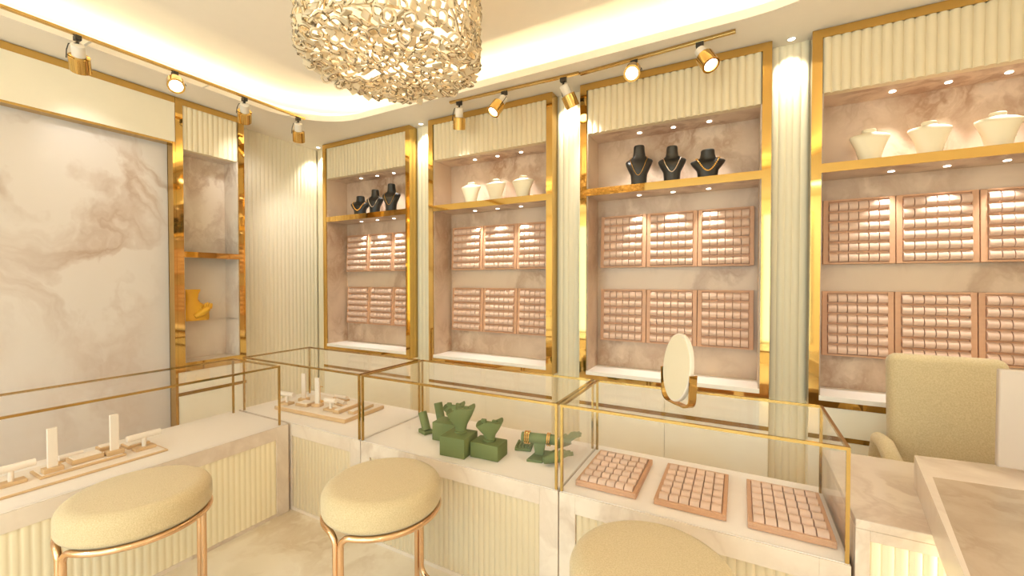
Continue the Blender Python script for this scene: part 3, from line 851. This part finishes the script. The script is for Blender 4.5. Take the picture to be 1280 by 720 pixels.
def pad_box(label, x, y, z, rz, w, d, h=.022, inset=True, name='cushion_box'):
    r = thing(name, label, 'cushion box', (x, y, z), rz, 'small wooden cushion boxes')
    MB().box(-w / 2, w / 2, -d / 2, d / 2, 0, h, .003).build('box', 'tan', r, False)
    MB().box(-w / 2 + .008, w / 2 - .008, -d / 2 + .008, d / 2 - .008, h - .004, h + .006, .003).build('cushion', 'ivory', r, False)
    return r
def roll_stand(label, x, y, z, rz, L_=.10):
    r = thing('ring_roll_stand', label, 'ring stand', (x, y, z), rz, 'low ring roll stands')
    MB().box(-L_ / 2, L_ / 2, -.022, .022, 0, .014, .003).build('tray', 'tan', r, False)
    b = MB(); b.cyl((-L_ / 2 + .006, 0, .024), (L_ / 2 - .006, 0, .024), .014, 16); b.build('roll', 'ivory', r)
    return r
hp = PI / 2
zl = ZD + .013
# left set: x about -2.7 (front) to -3.0
base_board('long thin wooden board under the display set in the left wall showcase', -2.88, .68, .30, .86)
tbar('T-bar bracelet stand in the left wall showcase, furthest from the corner', -2.865, .575, zl, hp, .15)
pb = thing('display_riser', 'low wooden riser carrying two towers in the left wall showcase', 'display riser', (-2.88, .805, zl))
MB().box(-.07, .07, -.155, .155, 0, .012, .003).build('riser', 'tan', pb, False)
MB().box(-.06, .06, -.145, .145, .011, .014, .001).build('pad', 'ivory', pb, False)
tower('upright ivory tower in the left wall showcase, the one further from the corner', -2.845, .700, zl + .0145, hp)
pad_box('wooden cushion box between the two towers in the left wall showcase', -2.885, .825, zl + .0145, hp, .12, .085)
tower('upright ivory tower in the left wall showcase, the one nearer the corner', -2.850, .925, zl + .0145, hp)
roll_stand('low ring roll stand behind the cushion box in the left wall showcase', -2.985, .80, zl, hp, .10)
pad_box('small wooden cushion box behind the towers in the left wall showcase', -2.985, .935, zl, hp, .07, .06, .03)
tbar('T-bar bracelet stand in the left wall showcase, nearest the corner', -2.84, 1.045, zl, hp, .145)
pad_box('flat wooden cushion box beside the bracelet stand nearest the corner', -2.945, 1.045, zl, hp, .10, .09, .016)
# corner set
base_board('wide wooden board under the display set in the corner showcase', -2.60, 2.03, .70, .36, .026, .04)
zc_ = ZD + .027
tbar('T-bar bracelet stand in the corner showcase, at the far left end of its board', -2.90, 1.905, zc_, .1, .14)
tower('upright ivory tower in the corner showcase, the one nearer the left wall', -2.87, 2.02, zc_, .3, .205)
tower('upright ivory tower in the middle of the corner showcase board', -2.655, 1.975, zc_, .3, .205)
g = thing('necklace_stand', 'thin gold T stand between the two towers in the corner showcase', 'necklace stand', (-2.74, 2.06, zc_))
MB().box(-.03, .03, -.02, .02, 0, .008, .002).build('foot', 'jewel', g, False)
b = MB(); b.cyl((0, 0, .006), (0, 0, .115), .003, 8); b.cyl((-.03, 0, .115), (.03, 0, .115), .003, 8); b.build('pole', 'jewel', g)
pad_box('wooden cushion box in front of the gold T stand in the corner showcase', -2.755, 1.955, zc_, .1, .11, .09, .02)
tbar('short ivory T-bar stand at the front of the corner showcase board', -2.49, 1.955, zc_, .1, .10, .07)
roll_stand('ring roll stand along the back edge of the corner showcase board', -2.64, 2.165, zc_, 0, .14)
roll_stand('ring roll stand behind the short T-bar in the corner showcase', -2.535, 2.075, zc_, -.2, .13)
pad_box('long wooden cushion box along the end of the corner showcase board', -2.41, 2.04, zc_, hp + .1, .24, .055, .022)
roll_stand('ring roll stand at the back end of the corner showcase board', -2.40, 2.20 - .02, zc_, .05, .15) if False else None
pad_box('second small cushion box by the gold post in the corner showcase', -2.31, 2.06, zc_, hp + .1, .20, .05, .018)

# ------------------------------------------------------------------ green suede stands
def green_box(label, x, y, w, d, h, rz):
    o = MB().box(-w / 2, w / 2, -d / 2, d / 2, 0, h, .004).build('display_block', 'green'); o.location = (x, y, ZD + .0005); o.rotation_euler = (0, 0, rz)
    return tag(o, label, 'display block', 'green suede display blocks')
green_box('taller green suede block at the front of the showcase', -1.328, 1.848, .150, .150, .104, .09)
green_box('lower green suede block beside the taller one', -1.163, 1.888, .165, .115, .080, .06)
green_box('green suede block behind the taller block', -1.500, 1.985, .150, .120, .105, .10)
def collar(label, x, y, z, rz, w=.10, h=.10):
    r = thing('collar_stand', label, 'collar stand', (x, y, z), rz, 'green collar stands')
    rings = []
    for u, k, dx in ((0, .45, 0), (.12, .42, 0), (.35, .5, .0), (.7, .85, .0), (1.0, 1.1, 0), (1.04, 1.08, 0)):
        ring = []
        for i in range(28):
            a = 2 * PI * i / 28
            ca, sa = math.cos(a), math.sin(a)
            ring.append((w * .62 * k * ca, w * .36 * k * sa, h * u * (1 + .16 * ca * u) + (.010 * math.sin(3 * a) * u)))
        rings.append(ring)
    MB().loft(rings).build('collar', 'green', r, True, .9)
    MB().cyl((0, 0, 0), (0, 0, .008), .034, 24).build('foot', 'green', r)
    b = MB()
    for sx_ in (-.3, .25): b.box(sx_ * w - .014, sx_ * w + .014, -.008, .012, h * .95, h * 1.18, .004)
    b.build('ridge', 'green', r)
    return r
collar('green flared collar stand on the block behind the taller block', -1.475, 2.005, ZD + .106, .3, .10, .085)
collar('green flared collar stand on the taller front block', -1.330, 1.868, ZD + .105, .25, .122, .120)
collar('green flared collar stand on the lower front block', -1.163, 1.895, ZD + .081, .2, .112, .092)
def green_t(label, x, y, rz):
    r = thing('bracelet_stand', label, 'bracelet stand', (x, y, ZD + .0005), rz, 'green bracelet stands')
    MB().prism([(-.05, -.09), (.03, -.09), (.06, .05), (-.02, .05)], 'z', 0, .012).build('foot', 'green', r, False)
    MB().prism([(-.02, 0), (.02, 0), (.032, .075), (-.032, .075)], 'y', -.02, .004, .003).build('post', 'green', r)
    b = MB(); b.cyl((-.095, -.008, .095), (.095, -.008, .095), .026, 24); b.build('roll', 'green', r)
    return r
gt = green_t('green T-bar stand with gold bracelets on its roll', -.925, 2.015, .22)
def bangle(label, dx, k, rz):
    b = MB()
    for j in range(k):
        b.tube([(j * .010 - .010, .0312 * math.cos(2 * PI * i / 24), .0312 * math.sin(2 * PI * i / 24)) for i in range(24)], .0042, 6, True)
    o = b.build('bracelet', 'jewel'); c_, s_ = math.cos(rz), math.sin(rz)
    o.location = (-.925 + dx * c_ + .008 * s_, 2.015 + dx * s_ - .008 * c_, ZD + .0955); o.rotation_euler = (0, 0, rz)
    return tag(o, label, 'bracelet', 'gold bracelets')
bangle('broad gold bracelet on the end of the green roll nearest the blocks', -.065, 3, .22)
bangle('gold bracelet on the end of the green roll next to the gold posts', .055, 2, .22)
# small striped pad
r = thing('ribbed_pad', 'small ribbed green pad between the lower block and the T-bar stand', 'display pad', (-1.045, 2.07, ZD + .0005), .3, None)
MB().box(-.045, .045, -.05, .05, 0, .016, .003).build('base', 'green', r, False)
for k in range(5):
    MB().cyl((-.036 + k * .018, -.045, .02), (-.036 + k * .018, .045, .02), .0075, 10).build('rib', 'green', r)
# flat hands
def hand(label, x, y, z, rz, tilt_, sc=1.0):
    b = MB()
    def pt(u, v, w=0): return (u * sc, v * sc, (.012 + w) * sc)
    b.tube([pt(0, -.05), pt(0, -.02), pt(0, .02), pt(0, .045)], [.018 * sc, .024 * sc, .030 * sc, .030 * sc], 12)
    for k, (u, L_) in enumerate(((-.027, .055), (-.009, .075), (.009, .080), (.027, .070))):
        b.tube([pt(u * .8, .03), pt(u * 1.15, .05 + L_ * .45, .012), pt(u * 1.35, .045 + L_, .006)], [.0100 * sc, .0090 * sc, .0060 * sc], 8)
    b.tube([pt(-.018, -.02), pt(-.048, .012, .008), pt(-.056, .045, .010)], [.012 * sc, .0105 * sc, .007 * sc], 8)
    o = b.build('hand_stand', 'green'); o.location = (x, y, z); o.rotation_euler = (tilt_, 0, rz)
    return tag(o, label, 'hand stand', 'green hand-shaped ring stands')
hand('green hand-shaped ring stand lying flat beside the gold posts', -.825, 1.945, ZD + .022, -.75, .12, .90)
hand('green hand-shaped ring stand raised behind the flat one by the gold posts', -.830, 2.110, ZD + .047, -.95, .40, .90)
def green_roll(label, x, y, z, rz, tl, L_=.11):
    r = thing('bangle_roll', label, 'bangle stand', (x, y, z), rz, 'green bangle rolls')
    d = Vector((0, math.sin(tl), math.cos(tl)))
    b = MB(); b.cyl((0, 0, .016), Vector((0, 0, .016)) + d * L_, .026, 20); b.build('roll', 'green', r)
    MB().box(-.03, .03, -.03, .05, -.004, .02, .004).build('foot', 'green', r, False)
    return r
green_roll('green bangle roll leaning at the far left of the suede blocks', -1.665, 1.985, ZD + .0045, 1.2, .5)
green_roll('taller green bangle roll leaning against the rear suede block', -1.625, 2.085, ZD + .0045, 1.2, .35, .145)

# ------------------------------------------------------------------ added fill lamps out of view and remaining light
for i, (x, y) in enumerate(((-2.9, -1.5), (-1.0, -1.5), (1.0, -1.5), (2.0, .6))):  # unseen lamps added as fill, to brighten the room by bounce off the walls
    r = thing('fill_lamp', 'added round fill lamp, out of view over the shop entrance side', 'fill lamp', (x, y, ZC), 0, 'added fill lamps behind the viewer')
    MB().lathe([(.17, .0), (.17, -.03), (.15, -.035), (.15, -.02)], (0, 0, 0), 32).build('rim', 'white', r)
    MB().lathe([(.149, -.022), (.149, -.03), (.001, -.032)], (0, 0, 0), 32).build('diffuser', 'down', r)
    lamp('fill_lamp_light', 'AREA', (x, y, ZC - .05), 46 if i < 3 else 26, (1, 1, 1), (x * .8, YB, .9) if i < 3 else (XR, y - .3, .9), .3)
lamp('chandelier_lamp', 'POINT', (cc.x, cc.y, ZB + .34), 15, (1, .94, .82), None, .06)
lamp('shopfront_fill', 'AREA', (-1.2, YB - .2, 1.55), 112, (.95, .98, 1), (-1.2, 5, 1.45), 4.6, sizey=2.4)  # frontal fill added behind the added window, standing in for daylight
lamp('desk_lamp_strip', 'AREA', (.66, 1.69, .60), .8, (1, .88, .50), (.3, 1.705, .55), .02, sizey=.22)

# ------------------------------------------------------------------ world, camera, view
wd = bpy.data.worlds.new('World'); bpy.context.scene.world = wd; wd.use_nodes = True
bg = wd.node_tree.nodes['Background']; bg.inputs[0].default_value = (1.0, .97, .92, 1); bg.inputs[1].default_value = .5
cam = bpy.data.cameras.new('camera'); co = bpy.data.objects.new('camera', cam); C.objects.link(co)
cam.sensor_width = 36; cam.lens = 526.236 / 1280 * 36; cam.clip_start = .02
yaw, pit = math.radians(28.466), math.radians(.9594)
fwd = Vector((-math.sin(yaw) * math.cos(pit), math.cos(yaw) * math.cos(pit), -math.sin(pit)))
co.location = (0, 0, 1.5); co.rotation_euler = fwd.to_track_quat('-Z', 'Y').to_euler()
sc = bpy.context.scene; sc.camera = co
sc.view_settings.view_transform = 'Standard'; sc.view_settings.look = 'None'; sc.view_settings.gamma = 1
sc.view_settings.use_curve_mapping = False; sc.view_settings.exposure = 0.29
sc.cycles.max_bounces = 10; sc.cycles.diffuse_bounces = 7; sc.cycles.glossy_bounces = 5; sc.cycles.transparent_max_bounces = 24
sc.cycles.transmission_bounces = 4; sc.cycles.sample_clamp_indirect = 4; sc.cycles.caustics_reflective = False; sc.cycles.caustics_refractive = False
sc.cycles.use_denoising = True
